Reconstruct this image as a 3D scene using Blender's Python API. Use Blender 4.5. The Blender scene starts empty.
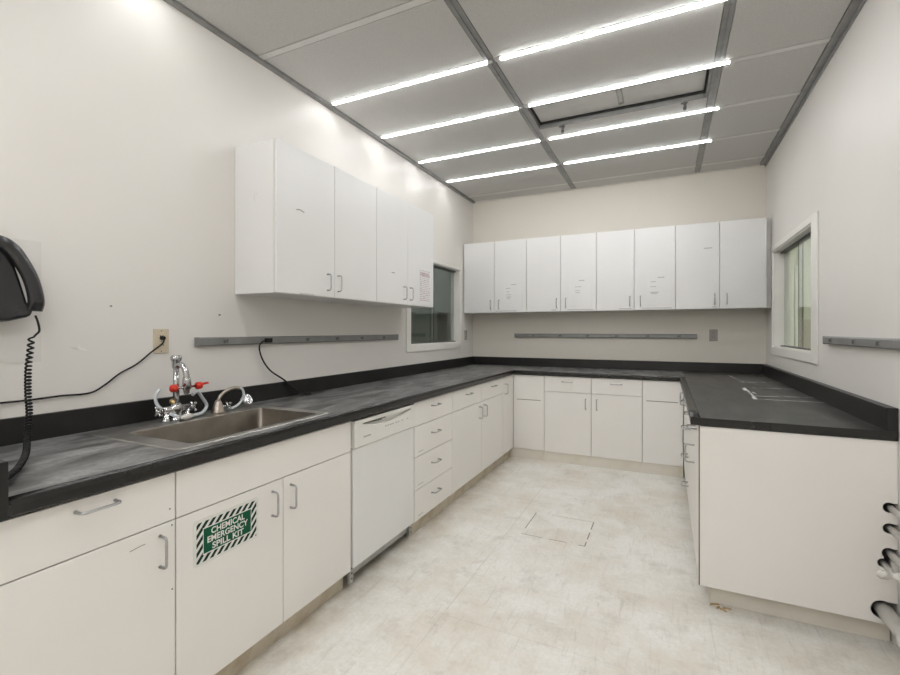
import bpy, bmesh, math, random
from mathutils import Vector, Matrix
random.seed(7)
SC = bpy.context.scene
C = SC.collection
PI = math.pi

# ---------------------------------------------------------------- dimensions
XL, XR, YB, YF = -2.199, 0.871, 5.316, -3.1       # walls
ZC = 2.947                                        # ceiling
FL, FB, FR = -1.459, 4.646, 0.142                 # cabinet faces: left, back, right
YP = 2.526                                        # near end of the right run
CT, CB = 0.914, 0.874                             # worktop top / bottom
WT = 0.12                                         # wall thickness

# ---------------------------------------------------------------- materials
def mat(name, col, rough=0.5, metal=0.0, spec=0.5, coat=0.0, noise=None, bump=None):
    """noise = (scale, second colour, low, high); bump = (scale, strength)"""
    m = bpy.data.materials.new(name); m.use_nodes = True
    nt = m.node_tree; b = nt.nodes['Principled BSDF']
    b.inputs['Base Color'].default_value = (*col, 1)
    b.inputs['Roughness'].default_value = rough
    b.inputs['Metallic'].default_value = metal
    b.inputs['Specular IOR Level'].default_value = spec
    b.inputs['Coat Weight'].default_value = coat
    tc = nt.nodes.new('ShaderNodeTexCoord')
    if noise:
        n = nt.nodes.new('ShaderNodeTexNoise'); n.inputs['Scale'].default_value = noise[0]
        n.inputs['Detail'].default_value = 6
        nt.links.new(tc.outputs['Object'], n.inputs['Vector'])
        r = nt.nodes.new('ShaderNodeMapRange')
        r.inputs[1].default_value = noise[2]; r.inputs[2].default_value = noise[3]
        nt.links.new(n.outputs['Fac'], r.inputs[0])
        mx = nt.nodes.new('ShaderNodeMix'); mx.data_type = 'RGBA'
        mx.inputs[6].default_value = (*col, 1); mx.inputs[7].default_value = (*noise[1], 1)
        nt.links.new(r.outputs[0], mx.inputs[0]); nt.links.new(mx.outputs[2], b.inputs['Base Color'])
    if bump:
        n2 = nt.nodes.new('ShaderNodeTexNoise'); n2.inputs['Scale'].default_value = bump[0]
        n2.inputs['Detail'].default_value = 4
        nt.links.new(tc.outputs['Object'], n2.inputs['Vector'])
        bp = nt.nodes.new('ShaderNodeBump'); bp.inputs['Strength'].default_value = bump[1]
        bp.inputs['Distance'].default_value = 0.01
        nt.links.new(n2.outputs['Fac'], bp.inputs['Height'])
        nt.links.new(bp.outputs['Normal'], b.inputs['Normal'])
    return m

M = {}
M['wall'] = mat('wall_paint', (0.755, 0.73, 0.69), 0.42, noise=(1.2, (0.72, 0.695, 0.65), 0.35, 0.8), bump=(2.2, 0.10))
M['wallb'] = mat('wall_paint_shaded', (0.69, 0.65, 0.58), 0.42, noise=(1.2, (0.66, 0.62, 0.55), 0.35, 0.8), bump=(2.2, 0.10))  # back wall colour darkened and warmed to paint in the dimmer corner
M['ceil'] = mat('ceiling_panel_paint', (0.60, 0.59, 0.57), 0.6, noise=(180, (0.52, 0.51, 0.495), 0.4, 0.62))
M['tee'] = mat('white_tee', (0.72, 0.71, 0.69), 0.45, noise=(9, (0.67, 0.66, 0.64), 0.4, 0.7))
M['alu'] = mat('ceiling_aluminium', (0.33, 0.33, 0.32), 0.45, 0.55, noise=(14, (0.27, 0.27, 0.265), 0.4, 0.7))
M['dark'] = mat('dark_void', (0.03, 0.03, 0.03), 0.8, noise=(5, (0.02, 0.02, 0.02), 0.4, 0.6))
M['lam'] = mat('white_laminate', (0.82, 0.795, 0.76), 0.33, noise=(2.5, (0.79, 0.765, 0.73), 0.4, 0.8))
M['lamu'] = mat('white_laminate_wall_units', (0.765, 0.76, 0.745), 0.28, noise=(2.0, (0.74, 0.735, 0.72), 0.4, 0.8))
M['carc'] = mat('cabinet_carcass', (0.50, 0.47, 0.42), 0.6, noise=(6, (0.44, 0.41, 0.36), 0.4, 0.7))
M['toe'] = mat('worn_toe_board', (0.60, 0.54, 0.43), 0.6, noise=(11, (0.45, 0.37, 0.25), 0.45, 0.72))
M['toew'] = mat('pale_toe_board', (0.72, 0.68, 0.60), 0.5, noise=(5, (0.66, 0.61, 0.52), 0.45, 0.75))
M['chrome'] = mat('chrome', (0.50, 0.50, 0.50), 0.17, 1.0, noise=(30, (0.42, 0.42, 0.42), 0.4, 0.7))
M['pull'] = mat('satin_pull', (0.48, 0.48, 0.48), 0.28, 1.0, noise=(30, (0.40, 0.40, 0.40), 0.4, 0.7))
M['nickel'] = mat('worn_nickel', (0.42, 0.37, 0.32), 0.3, 1.0, noise=(25, (0.34, 0.29, 0.24), 0.4, 0.7))
M['brass'] = mat('brass', (0.50, 0.36, 0.18), 0.35, 1.0, noise=(25, (0.42, 0.30, 0.14), 0.4, 0.7))
M['steel'] = mat('sink_steel', (0.235, 0.21, 0.18), 0.34, 0.95, noise=(9, (0.165, 0.145, 0.122), 0.35, 0.7))
M['rim'] = mat('sink_rim_steel', (0.46, 0.445, 0.42), 0.30, 0.85, noise=(9, (0.32, 0.31, 0.29), 0.35, 0.7))
M['red'] = mat('red_plastic', (0.62, 0.03, 0.015), 0.35, noise=(20, (0.55, 0.025, 0.012), 0.4, 0.7))
M['hose'] = mat('clear_white_hose', (0.62, 0.66, 0.68), 0.3, noise=(20, (0.55, 0.60, 0.63), 0.4, 0.7))
M['black'] = mat('black_plastic', (0.012, 0.012, 0.014), 0.22, coat=0.3, noise=(8, (0.02, 0.02, 0.023), 0.4, 0.7))
M['rubber'] = mat('black_rubber', (0.006, 0.006, 0.006), 0.5, spec=0.3, noise=(15, (0.009, 0.009, 0.009), 0.4, 0.7))
M['race'] = mat('grey_raceway', (0.27, 0.27, 0.265), 0.42, 0.35, noise=(10, (0.23, 0.23, 0.225), 0.4, 0.7))
M['raced'] = mat('dark_grey_socket', (0.10, 0.10, 0.10), 0.5, noise=(10, (0.08, 0.08, 0.08), 0.4, 0.7))
M['ivory'] = mat('ivory_plastic', (0.62, 0.54, 0.41), 0.4, noise=(12, (0.58, 0.50, 0.375), 0.4, 0.7))
M['greyplate'] = mat('grey_plate', (0.36, 0.34, 0.31), 0.45, noise=(12, (0.32, 0.30, 0.27), 0.4, 0.7))
M['appl'] = mat('appliance_white', (0.79, 0.79, 0.77), 0.25, noise=(3, (0.77, 0.77, 0.75), 0.4, 0.7))
M['applc'] = mat('appliance_panel', (0.79, 0.78, 0.735), 0.3, noise=(3, (0.77, 0.76, 0.715), 0.4, 0.7))
M['galv'] = mat('galvanised', (0.45, 0.45, 0.43), 0.42, 0.6, noise=(16, (0.38, 0.38, 0.36), 0.4, 0.7))
M['paper'] = mat('paper', (0.77, 0.77, 0.755), 0.4, noise=(6, (0.75, 0.75, 0.735), 0.4, 0.7))
M['ink'] = mat('grey_ink', (0.40, 0.40, 0.40), 0.6, noise=(60, (0.50, 0.50, 0.50), 0.4, 0.7))
M['pinkink'] = mat('pink_ink', (0.46, 0.40, 0.40), 0.6, noise=(24, (0.62, 0.45, 0.46), 0.4, 0.7))
M['green'] = mat('sign_green', (0.001, 0.090, 0.040), 0.6, spec=0.25, noise=(10, (0.0028, 0.078, 0.037), 0.4, 0.7))
M['dgreen'] = mat('sign_stripe_green', (0.004, 0.030, 0.018), 0.6, spec=0.25, noise=(10, (0.0055, 0.027, 0.017), 0.4, 0.7))
M['signw'] = mat('sign_white', (0.74, 0.74, 0.70), 0.35, noise=(10, (0.72, 0.72, 0.68), 0.4, 0.7))
M['sheet'] = mat('plastic_sheet', (0.735, 0.715, 0.68), 0.22, noise=(4, (0.705, 0.685, 0.645), 0.4, 0.7))
M['pvc'] = mat('white_pipe', (0.68, 0.66, 0.62), 0.45, noise=(14, (0.60, 0.57, 0.52), 0.45, 0.75))
M['frame'] = mat('window_frame_paint', (0.82, 0.80, 0.755), 0.36, noise=(5, (0.78, 0.76, 0.715), 0.4, 0.7))
M['scuff'] = mat('scuff', (0.22, 0.20, 0.17), 0.7, noise=(30, (0.30, 0.28, 0.24), 0.4, 0.7))
M['chip'] = mat('paint_chip', (0.80, 0.79, 0.76), 0.7, noise=(30, (0.62, 0.60, 0.56), 0.4, 0.7))
M['wood'] = mat('splintered_wood', (0.42, 0.28, 0.13), 0.8, noise=(40, (0.60, 0.50, 0.34), 0.4, 0.7))
M['edgeb'] = mat('dark_edge_band', (0.10, 0.088, 0.07), 0.5, noise=(12, (0.14, 0.12, 0.10), 0.4, 0.7))
M['tape'] = mat('chalky_tape_mark', (0.60, 0.60, 0.59), 0.7, noise=(22, (0.10, 0.10, 0.10), 0.48, 0.62))
M['tapew'] = mat('white_tape_scrap', (0.75, 0.75, 0.74), 0.7, noise=(35, (0.5, 0.5, 0.49), 0.45, 0.7))
M['edge'] = mat('green_glass_edge', (0.03, 0.06, 0.035), 0.2, noise=(12, (0.025, 0.05, 0.03), 0.4, 0.7))
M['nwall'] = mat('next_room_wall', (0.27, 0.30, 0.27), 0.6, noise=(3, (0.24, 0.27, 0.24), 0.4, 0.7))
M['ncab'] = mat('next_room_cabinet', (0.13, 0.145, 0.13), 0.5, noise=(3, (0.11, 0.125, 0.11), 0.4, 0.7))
M['rwall'] = mat('right_room_wall', (0.60, 0.61, 0.52), 0.6, noise=(3, (0.56, 0.57, 0.48), 0.4, 0.7))
M['rlow'] = mat('right_room_wainscot', (0.40, 0.37, 0.31), 0.6, noise=(3, (0.36, 0.33, 0.28), 0.4, 0.7))

def worktop_mat(name, base, dust, rough, lo, hi):
    m = bpy.data.materials.new(name); m.use_nodes = True
    nt = m.node_tree; b = nt.nodes['Principled BSDF']; L = nt.links.new
    tc = nt.nodes.new('ShaderNodeTexCoord')
    mp = nt.nodes.new('ShaderNodeMapping'); mp.inputs['Scale'].default_value = (11.0, 3.2, 1)
    mp.inputs['Rotation'].default_value = (0, 0, 0.25)
    L(tc.outputs['Object'], mp.inputs[0])
    n = nt.nodes.new('ShaderNodeTexNoise'); n.inputs['Scale'].default_value = 1.0
    n.inputs['Detail'].default_value = 9; n.inputs['Roughness'].default_value = 0.62
    n.inputs['Distortion'].default_value = 0.6
    L(mp.outputs[0], n.inputs['Vector'])
    n2 = nt.nodes.new('ShaderNodeTexNoise'); n2.inputs['Scale'].default_value = 60
    n2.inputs['Detail'].default_value = 5
    L(tc.outputs['Object'], n2.inputs['Vector'])
    r = nt.nodes.new('ShaderNodeMapRange'); r.inputs[1].default_value = lo; r.inputs[2].default_value = hi
    L(n.outputs['Fac'], r.inputs[0])
    r2 = nt.nodes.new('ShaderNodeMapRange'); r2.inputs[1].default_value = 0.3; r2.inputs[2].default_value = 0.75
    r2.inputs[3].default_value = 0.6; r2.inputs[4].default_value = 1.15
    L(n2.outputs['Fac'], r2.inputs[0])
    mu = nt.nodes.new('ShaderNodeMath'); mu.operation = 'MULTIPLY'; mu.use_clamp = True
    L(r.outputs[0], mu.inputs[0]); L(r2.outputs[0], mu.inputs[1])
    mx = nt.nodes.new('ShaderNodeMix'); mx.data_type = 'RGBA'
    mx.inputs[6].default_value = (*base, 1); mx.inputs[7].default_value = (*dust, 1)
    L(mu.outputs[0], mx.inputs[0]); L(mx.outputs[2], b.inputs['Base Color'])
    b.inputs['Roughness'].default_value = rough
    b.inputs['Specular IOR Level'].default_value = 0.45
    return m
M['top'] = worktop_mat('black_lab_worktop', (0.028, 0.0265, 0.025), (0.36, 0.36, 0.355), 0.36, 0.36, 0.74)
M['topr'] = worktop_mat('black_lab_worktop_clean', (0.022, 0.0205, 0.0185), (0.11, 0.105, 0.098), 0.36, 0.40, 0.85)
M['nose'] = mat('worktop_edge', (0.011, 0.0105, 0.010), 0.24, noise=(7, (0.018, 0.017, 0.016), 0.45, 0.75))
M['splash'] = mat('black_splashback', (0.008, 0.0076, 0.0072), 0.36, noise=(6, (0.015, 0.0142, 0.0135), 0.45, 0.75))

def floor_mat():
    m = bpy.data.materials.new('vinyl_floor'); m.use_nodes = True
    nt = m.node_tree; b = nt.nodes['Principled BSDF']; L = nt.links.new
    tc = nt.nodes.new('ShaderNodeTexCoord')
    def noise(scale, detail, lo, hi, rough=0.6):
        n = nt.nodes.new('ShaderNodeTexNoise'); n.inputs['Scale'].default_value = scale
        n.inputs['Detail'].default_value = detail; n.inputs['Roughness'].default_value = rough
        L(tc.outputs['Object'], n.inputs['Vector'])
        r = nt.nodes.new('ShaderNodeMapRange'); r.inputs[1].default_value = lo; r.inputs[2].default_value = hi
        L(n.outputs['Fac'], r.inputs[0]); return r.outputs[0]
    def mix(a, bcol, fac):
        mx = nt.nodes.new('ShaderNodeMix'); mx.data_type = 'RGBA'
        if isinstance(a, tuple): mx.inputs[6].default_value = (*a, 1)
        else: L(a, mx.inputs[6])
        mx.inputs[7].default_value = (*bcol, 1)
        if isinstance(fac, float): mx.inputs[0].default_value = fac
        else: L(fac, mx.inputs[0])
        return mx.outputs[2]
    def math_(op, a, bb, clamp=False):
        n = nt.nodes.new('ShaderNodeMath'); n.operation = op; n.use_clamp = clamp
        for i, v in enumerate((a, bb)):
            if isinstance(v, (int, float)): n.inputs[i].default_value = v
            else: L(v, n.inputs[i])
        return n.outputs[0]
    c = mix((0.80, 0.785, 0.74), (0.70, 0.685, 0.64), noise(55, 6, 0.40, 0.80))
    c = mix(c, (0.60, 0.535, 0.43), math_('MULTIPLY', noise(1.9, 9, 0.42, 0.70, 0.72), 0.85))
    c = mix(c, (0.43, 0.39, 0.33), math_('MULTIPLY', noise(5.5, 9, 0.52, 0.76, 0.78), 0.7))
    c = mix(c, (0.20, 0.18, 0.15), math_('MULTIPLY', noise(17, 8, 0.70, 0.76, 0.7), 0.5))
    sp = nt.nodes.new('ShaderNodeSeparateXYZ'); L(tc.outputs['Object'], sp.inputs[0])
    # sheet seams
    def seam(axis, pos, w, f):
        d = math_('ABSOLUTE', math_('SUBTRACT', sp.outputs[axis], pos), 0)
        return math_('MULTIPLY', math_('LESS_THAN', d, w), f)
    s = seam(0, -0.95, 0.0028, 0.34)
    for ax, p, w, f in ((1, 3.45, 0.0030, 0.25), (1, 1.93, 0.0030, 0.22), (1, 0.4, 0.003, 0.25)):
        s = math_('MAXIMUM', s, seam(ax, p, w, f))
    s = math_('MULTIPLY', s, noise(3.0, 3, 0.30, 0.60))
    c = mix(c, (0.33, 0.29, 0.23), s)
    # scuffs: fine streaks dragged along the traffic direction
    for rot, sc, f in ((0.5, (60, 5, 1), 0.35), (-0.7, (48, 4, 1), 0.30)):
        mp = nt.nodes.new('ShaderNodeMapping'); mp.inputs['Rotation'].default_value = (0, 0, rot); mp.inputs['Scale'].default_value = sc
        L(tc.outputs['Object'], mp.inputs[0])
        n = nt.nodes.new('ShaderNodeTexNoise'); n.inputs['Scale'].default_value = 1.0; n.inputs['Detail'].default_value = 5; n.inputs['Distortion'].default_value = 0.8
        L(mp.outputs[0], n.inputs['Vector'])
        r = nt.nodes.new('ShaderNodeMapRange'); r.inputs[1].default_value = 0.60; r.inputs[2].default_value = 0.74
        L(n.outputs['Fac'], r.inputs[0])
        c = mix(c, (0.45, 0.42, 0.36), math_('MULTIPLY', r.outputs[0], f))
    # old wax and grime built up along the foot of the left cabinets
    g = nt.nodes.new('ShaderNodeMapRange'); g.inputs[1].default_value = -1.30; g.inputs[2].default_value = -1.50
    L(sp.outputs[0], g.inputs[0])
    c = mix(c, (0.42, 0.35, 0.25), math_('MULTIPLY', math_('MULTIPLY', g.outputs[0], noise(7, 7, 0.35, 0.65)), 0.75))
    L(c, b.inputs['Base Color'])
    b.inputs['Roughness'].default_value = 0.42
    b.inputs['Specular IOR Level'].default_value = 0.4
    return m
M['floor'] = floor_mat()

def emis(name, col, s):
    m = bpy.data.materials.new(name); m.use_nodes = True
    b = m.node_tree.nodes['Principled BSDF']
    b.inputs['Base Color'].default_value = (0.8, 0.8, 0.8, 1)
    b.inputs['Emission Color'].default_value = (*col, 1)
    b.inputs['Emission Strength'].default_value = s
    return m
M['tube'] = emis('lit_tube', (0.985, 0.99, 1.0), 54.0)
M['tube_dim'] = emis('lit_tube_dim', (0.985, 0.99, 1.0), 31.0)  # same tube, emission lowered to hold down hot spots on the left wall
M['tube_mid'] = emis('lit_tube_mid', (0.985, 0.99, 1.0), 40.0)
M['tube_fill'] = emis('lit_tube_fill', (0.985, 0.99, 1.0), 62.0)  # stronger emission for the added fill strips

def glass(name, col):
    m = bpy.data.materials.new(name); m.use_nodes = True
    b = m.node_tree.nodes['Principled BSDF']
    b.inputs['Base Color'].default_value = (*col, 1)
    b.inputs['Transmission Weight'].default_value = 1.0
    b.inputs['Roughness'].default_value = 0.0
    b.inputs['IOR'].default_value = 1.45
    return m
M['glass'] = glass('window_glass', (0.90, 0.95, 0.90))

# ---------------------------------------------------------------- mesh builder
def smooth_path(pts, k=6):
    P = [Vector(p) for p in pts]
    out = []
    for i in range(len(P) - 1):
        p0 = P[max(i - 1, 0)]; p1 = P[i]; p2 = P[i + 1]; p3 = P[min(i + 2, len(P) - 1)]
        for j in range(k):
            t = j / k
            out.append(0.5 * ((2 * p1) + (p2 - p0) * t + (2 * p0 - 5 * p1 + 4 * p2 - p3) * t * t + (3 * p1 - p0 - 3 * p2 + p3) * t ** 3))
    out.append(P[-1]); return out

class MB:
    def __init__(self): self.bm = bmesh.new(); self.smooth = False
    def box(self, x0, x1, y0, y1, z0, z1):
        v = [self.bm.verts.new((x, y, z)) for z in (z0, z1) for x, y in ((x0, y0), (x1, y0), (x1, y1), (x0, y1))]
        for f in ((3, 2, 1, 0), (4, 5, 6, 7), (0, 1, 5, 4), (1, 2, 6, 5), (2, 3, 7, 6), (3, 0, 4, 7)):
            self.bm.faces.new([v[i] for i in f])
        return self
    def rings(self, rings, cap0=True, cap1=True, sm=True):
        vs = [[self.bm.verts.new(p) for p in r] for r in rings]
        n = len(vs[0])
        for a, b in zip(vs, vs[1:]):
            for i in range(n):
                f = self.bm.faces.new((a[i], a[(i + 1) % n], b[(i + 1) % n], b[i])); f.smooth = sm
        if cap0: self.bm.faces.new(list(reversed(vs[0])))
        if cap1: self.bm.faces.new(vs[-1])
        return self
    def tube(self, pts, r, n=10, k=0):
        P = smooth_path(pts, k) if k else [Vector(p) for p in pts]
        R = r if callable(r) else (lambda t: r)
        T = []
        for i in range(len(P)):
            d = (P[min(i + 1, len(P) - 1)] - P[max(i - 1, 0)]); T.append(d.normalized())
        up = Vector((0, 0, 1)) if abs(T[0].z) < 0.9 else Vector((1, 0, 0))
        N = (up - T[0] * up.dot(T[0])).normalized(); rs = []
        for i, p in enumerate(P):
            N = (N - T[i] * N.dot(T[i])).normalized(); B = T[i].cross(N)
            rr = R(i / (len(P) - 1))
            rs.append([p + (N * math.cos(a) + B * math.sin(a)) * rr for a in (2 * PI * j / n for j in range(n))])
        return self.rings(rs)
    def lathe(self, base, axis, prof, n=16):
        """prof = [(distance along axis, radius)]"""
        a = Vector(axis).normalized(); o = Vector(base)
        u = a.orthogonal().normalized(); w = a.cross(u)
        return self.rings([[o + a * d + (u * math.cos(t) + w * math.sin(t)) * max(r, 1e-4) for t in (2 * PI * j / n for j in range(n))] for d, r in prof])
    def prism(self, poly, f0, f1, sm=False):
        """poly: list of 2-D points; f0/f1 map (a,b) to the two end planes"""
        return self.rings([[f0(a, b) for a, b in poly], [f1(a, b) for a, b in poly]], sm=sm)
    def poly(self, pts):
        self.bm.faces.new([self.bm.verts.new(p) for p in pts]); return self
    def build(self, name, m, parent=None, bevel=0, loc=None, autosmooth=False):
        bmesh.ops.recalc_face_normals(self.bm, faces=self.bm.faces)
        if loc is not None:
            bmesh.ops.translate(self.bm, verts=self.bm.verts, vec=-Vector(loc))
        me = bpy.data.meshes.new(name); self.bm.to_mesh(me); self.bm.free()
        me.materials.append(m)
        o = bpy.data.objects.new(name, me); C.objects.link(o)
        if parent is not None: o.parent = parent
        if loc is not None: o.location = loc
        if bevel:
            b = o.modifiers.new('bevel', 'BEVEL'); b.width = bevel; b.segments = 2; b.limit_method = 'ANGLE'
        return o

def cut(o, mb):
    """subtract the builder's solid from object o"""
    bmesh.ops.recalc_face_normals(mb.bm, faces=mb.bm.faces)
    me = bpy.data.meshes.new('cutter'); mb.bm.to_mesh(me); mb.bm.free()
    c = bpy.data.objects.new('cutter', me); C.objects.link(c)
    mw = o.matrix_world
    md = o.modifiers.new('cut', 'BOOLEAN'); md.object = c; md.operation = 'DIFFERENCE'; md.solver = 'EXACT'
    par = o.parent; o.parent = None
    bpy.context.view_layer.update()
    dg = bpy.context.evaluated_depsgraph_get()
    new = bpy.data.meshes.new_from_object(o.evaluated_get(dg))
    o.modifiers.remove(md); o.data = new; o.parent = par
    bpy.data.objects.remove(c)

def tag(o, label, cat, group=None):
    o['label'] = label; o['category'] = cat
    if group: o['group'] = group
    return o
def thing(name, label, cat, loc=(0, 0, 0), rz=0.0, group=None):
    o = bpy.data.objects.new(name, None); C.objects.link(o)
    o.empty_display_size = 0.05
    o.location = loc; o.rotation_euler = (0, 0, rz)
    return tag(o, label, cat, group)
def struct(name, mb, m, parent=None, bevel=0):
    o = mb.build(name, m, parent, bevel)
    if parent is None: o['kind'] = 'structure'
    return o

# ---------------------------------------------------------------- room shell
struct('floor', MB().box(XL - WT, XR + WT, YF - WT, YB + WT, -0.1, 0), M['floor'])
LW = (3.763, 4.925, 1.192, 2.05)     # left window opening: y0 y1 z0 z1
RW = (3.760, 4.992, 1.182, 2.050)     # right window opening
ZT = ZC + 0.25
def wall_with_hole(name, x0, x1, w):
    m = MB()
    m.box(x0, x1, YF, w[0], 0, ZT); m.box(x0, x1, w[1], YB, 0, ZT)
    m.box(x0, x1, w[0], w[1], 0, w[2]); m.box(x0, x1, w[0], w[1], w[3], ZT)
    bmesh.ops.remove_doubles(m.bm, verts=m.bm.verts, dist=1e-5)
    struct(name, m, M['wall'])
wall_with_hole('wall_left', XL - WT, XL, LW)
wall_with_hole('wall_right', XR, XR + WT, RW)
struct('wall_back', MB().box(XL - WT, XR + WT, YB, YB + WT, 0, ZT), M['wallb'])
struct('wall_front', MB().box(XL - WT, XR + WT, YF - WT, YF, 0, ZT), M['wall'])

# ceiling: panels between tees, a dark plenum above
RUN = (-0.952, 0.284)                 # main runners (x)
TEES = (-2.42, -1.80, -1.17, -0.55, 0.08, 0.705, 1.33, 1.96, 2.575, 3.20, 3.83, 4.455, 5.085)
LAMPROWS = (2.575, 3.20, 3.83, 4.455)
cm = MB()
bays = ((XL + 0.035, RUN[0] - 0.026), (RUN[0] + 0.026, RUN[1] - 0.024), (RUN[1] + 0.024, XR - 0.052))
ys = [YF] + list(TEES) + [YB]
HATCHROW = 10                          # panel between 3.20 and 3.83, middle bay
for i in range(len(ys) - 1):
    for j, (a, b) in enumerate(bays):
        y0 = ys[i] + (0.026 if i else 0.0); y1 = ys[i + 1] - (0.026 if i < len(ys) - 2 else 0.02)
        if i == HATCHROW and j == 1: continue
        cm.box(a + 0.004, b - 0.004, y0, y1, ZC + 0.002, ZC + 0.02)
cm.box(XL, XR, YF, YB, ZC + 0.16, ZC + 0.18)
struct('ceiling', cm, M['ceil'])
k = 1
for x, w in ((RUN[0], 0.027), (RUN[1], 0.025)):
    struct('trim_%d' % k, MB().box(x - w, x - 0.003, YF, YB, ZC + 0.0002, ZC + 0.03).box(x - 0.003, x + 0.003, YF, YB, ZC + 0.004, ZC + 0.03).box(x + 0.003, x + w, YF, YB, ZC + 0.0002, ZC + 0.03), M['alu']); k += 1
struct('trim_%d' % k, MB().box(XL, XL + 0.036, YF, YB, ZC - 0.012, ZC + 0.03), M['alu']); k += 1
struct('trim_%d' % k, MB().box(XR - 0.052, XR, YF, YB, ZC - 0.004, ZC + 0.03).box(XR - 0.012, XR, YF, YB, ZC - 0.022, ZC - 0.003), M['alu']); k += 1
struct('trim_%d' % k, MB().box(XL + 0.036, XR - 0.052, YB - 0.018, YB, ZC - 0.003, ZC + 0.03), M['tee']); k += 1
for t in TEES:                        # tees run wall to wall, broken at the runners
    m = MB()
    for a, b in bays:
        m.box(a + 0.001, b - 0.001, t - 0.0195, t + 0.0195, ZC + 0.0005, ZC + 0.03)
        for s in (a + 0.045, b - 0.05):
            m.box(s, s + 0.012, t - 0.006, t + 0.006, ZC - 0.004, ZC + 0.001)
    struct('trim_%d' % k, m, M['tee']); k += 1

# ---------------------------------------------------------------- lit ceiling strips
def lamp(x0, x1, y, label, tube='tube'):
    t = thing('ceiling_light', label, 'ceiling light', ((x0 + x1) / 2, y, ZC), 0, 'lit strips hung on the ceiling grid')
    h = (x1 - x0) / 2; z0 = -0.0005
    def prof(hw, d, x):
        return [(x, hw * math.cos(a), z0 - d * math.sin(a)) for a in (PI * j / 10 for j in range(11))]
    MB().rings([prof(0.0135, 0.0060, -h + 0.028), prof(0.0135, 0.0060, h - 0.028)]).build('lens', M[tube], t)
    for s in (-1, 1):
        a, b = sorted((s * h, s * (h - 0.027)))
        MB().rings([prof(0.0125, 0.007, a), prof(0.0145, 0.0105, b)] if s < 0 else [prof(0.0145, 0.0105, a), prof(0.0125, 0.007, b)]).build('end_cap', M['tee'], t)
    return t
order = ('nearest', 'second', 'third', 'farthest')
for n, y in zip(order, LAMPROWS):
    row = {'nearest': 'row nearest the camera', 'second': 'row before the open panel', 'third': 'row beyond the open panel', 'farthest': 'row nearest the back wall'}[n]
    lamp(XL + 0.038, RUN[0] + 0.012, y, 'lit ceiling strip touching the left wall, ' + row, 'tube_dim')
    lamp(RUN[0] + 0.040, RUN[1] + 0.085, y, 'lit ceiling strip between the grey runners, ' + row, 'tube_mid' if y > 3.5 else 'tube')
for y, w, b in ((1.33, 'over the sink', 0), (0.08, 'added fill over the camera', 1), (-0.55, 'added fill behind the camera', 1), (-1.17, 'added fill further back', 1), (-1.80, 'added fill well back', 1), (-2.42, 'added fill at the rear of the room', 1)):  # all rows past the sink one are unseen strips added as frontal fill
    lamp(XL + 0.038, RUN[0] + 0.012, y, 'lit ceiling strip touching the left wall, ' + w + ', out of frame', 'tube' if b else 'tube_dim')
    lamp(RUN[0] + 0.040, RUN[1] + 0.085, y, 'lit ceiling strip between the grey runners, ' + w + ', out of frame', 'tube_fill' if b else 'tube')

# ---------------------------------------------------------------- open ceiling panel
t = thing('ceiling_filter_housing', 'open ceiling panel recess with grey rim and two small latches', 'ceiling hatch', (-0.334, 3.515, ZC))
hx = 0.590; y0, y1 = -0.288, 0.288
RY = 0.095                             # back edge of the opening
MB().box(-hx, hx, RY + 0.012, y1, 0.002, 0.018).build('lower_panel', M['ceil'], t)
m = MB()
m.box(-hx, hx, RY, RY + 0.012, 0.0, 0.062); m.box(-hx, -hx + 0.012, y0, RY, 0.0, 0.062); m.box(hx - 0.012, hx, y0, RY, 0.0, 0.062)
m.box(-hx + 0.012, hx - 0.012, y0, y0 + 0.012, 0.0, 0.062)
m.build('rim', M['alu'], t)
m = MB(); m.box(-hx + 0.012, hx - 0.012, RY - 0.016, RY - 0.001, 0.030, 0.044); m.box(-hx + 0.013, -hx + 0.026, y0 + 0.013, RY - 0.017, 0.030, 0.044); m.box(hx - 0.026, hx - 0.013, y0 + 0.013, RY - 0.017, 0.030, 0.044)
m.build('gasket', M['dark'], t)
MB().box(-hx + 0.012, hx - 0.012, y0 + 0.012, RY, 0.046, 0.060).build('filter_face', M['tee'], t)
m = MB(); m.box(0.018, 0.026, -0.18, 0.03, 0.037, 0.0455); m.box(0.050, 0.058, -0.18, 0.03, 0.037, 0.0455); m.box(0.018, 0.058, 0.02, 0.035, 0.034, 0.0455)
m.build('bracket', M['galv'], t)
for lx, ly in ((-0.405, RY + 0.028), (0.452, RY + 0.028)):
    l = MB().lathe((lx, ly, 0.004), (0, 0, -1), [(0, 0.013), (0.016, 0.013), (0.018, 0.009), (0.034, 0.009), (0.036, 0.013), (0.054, 0.011), (0.057, 0.0)], 12)
    l.box(lx - 0.026, lx + 0.018, ly - 0.006, ly + 0.006, -0.004, 0.002)
    l.build('latch', M['raced'], t)

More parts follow.
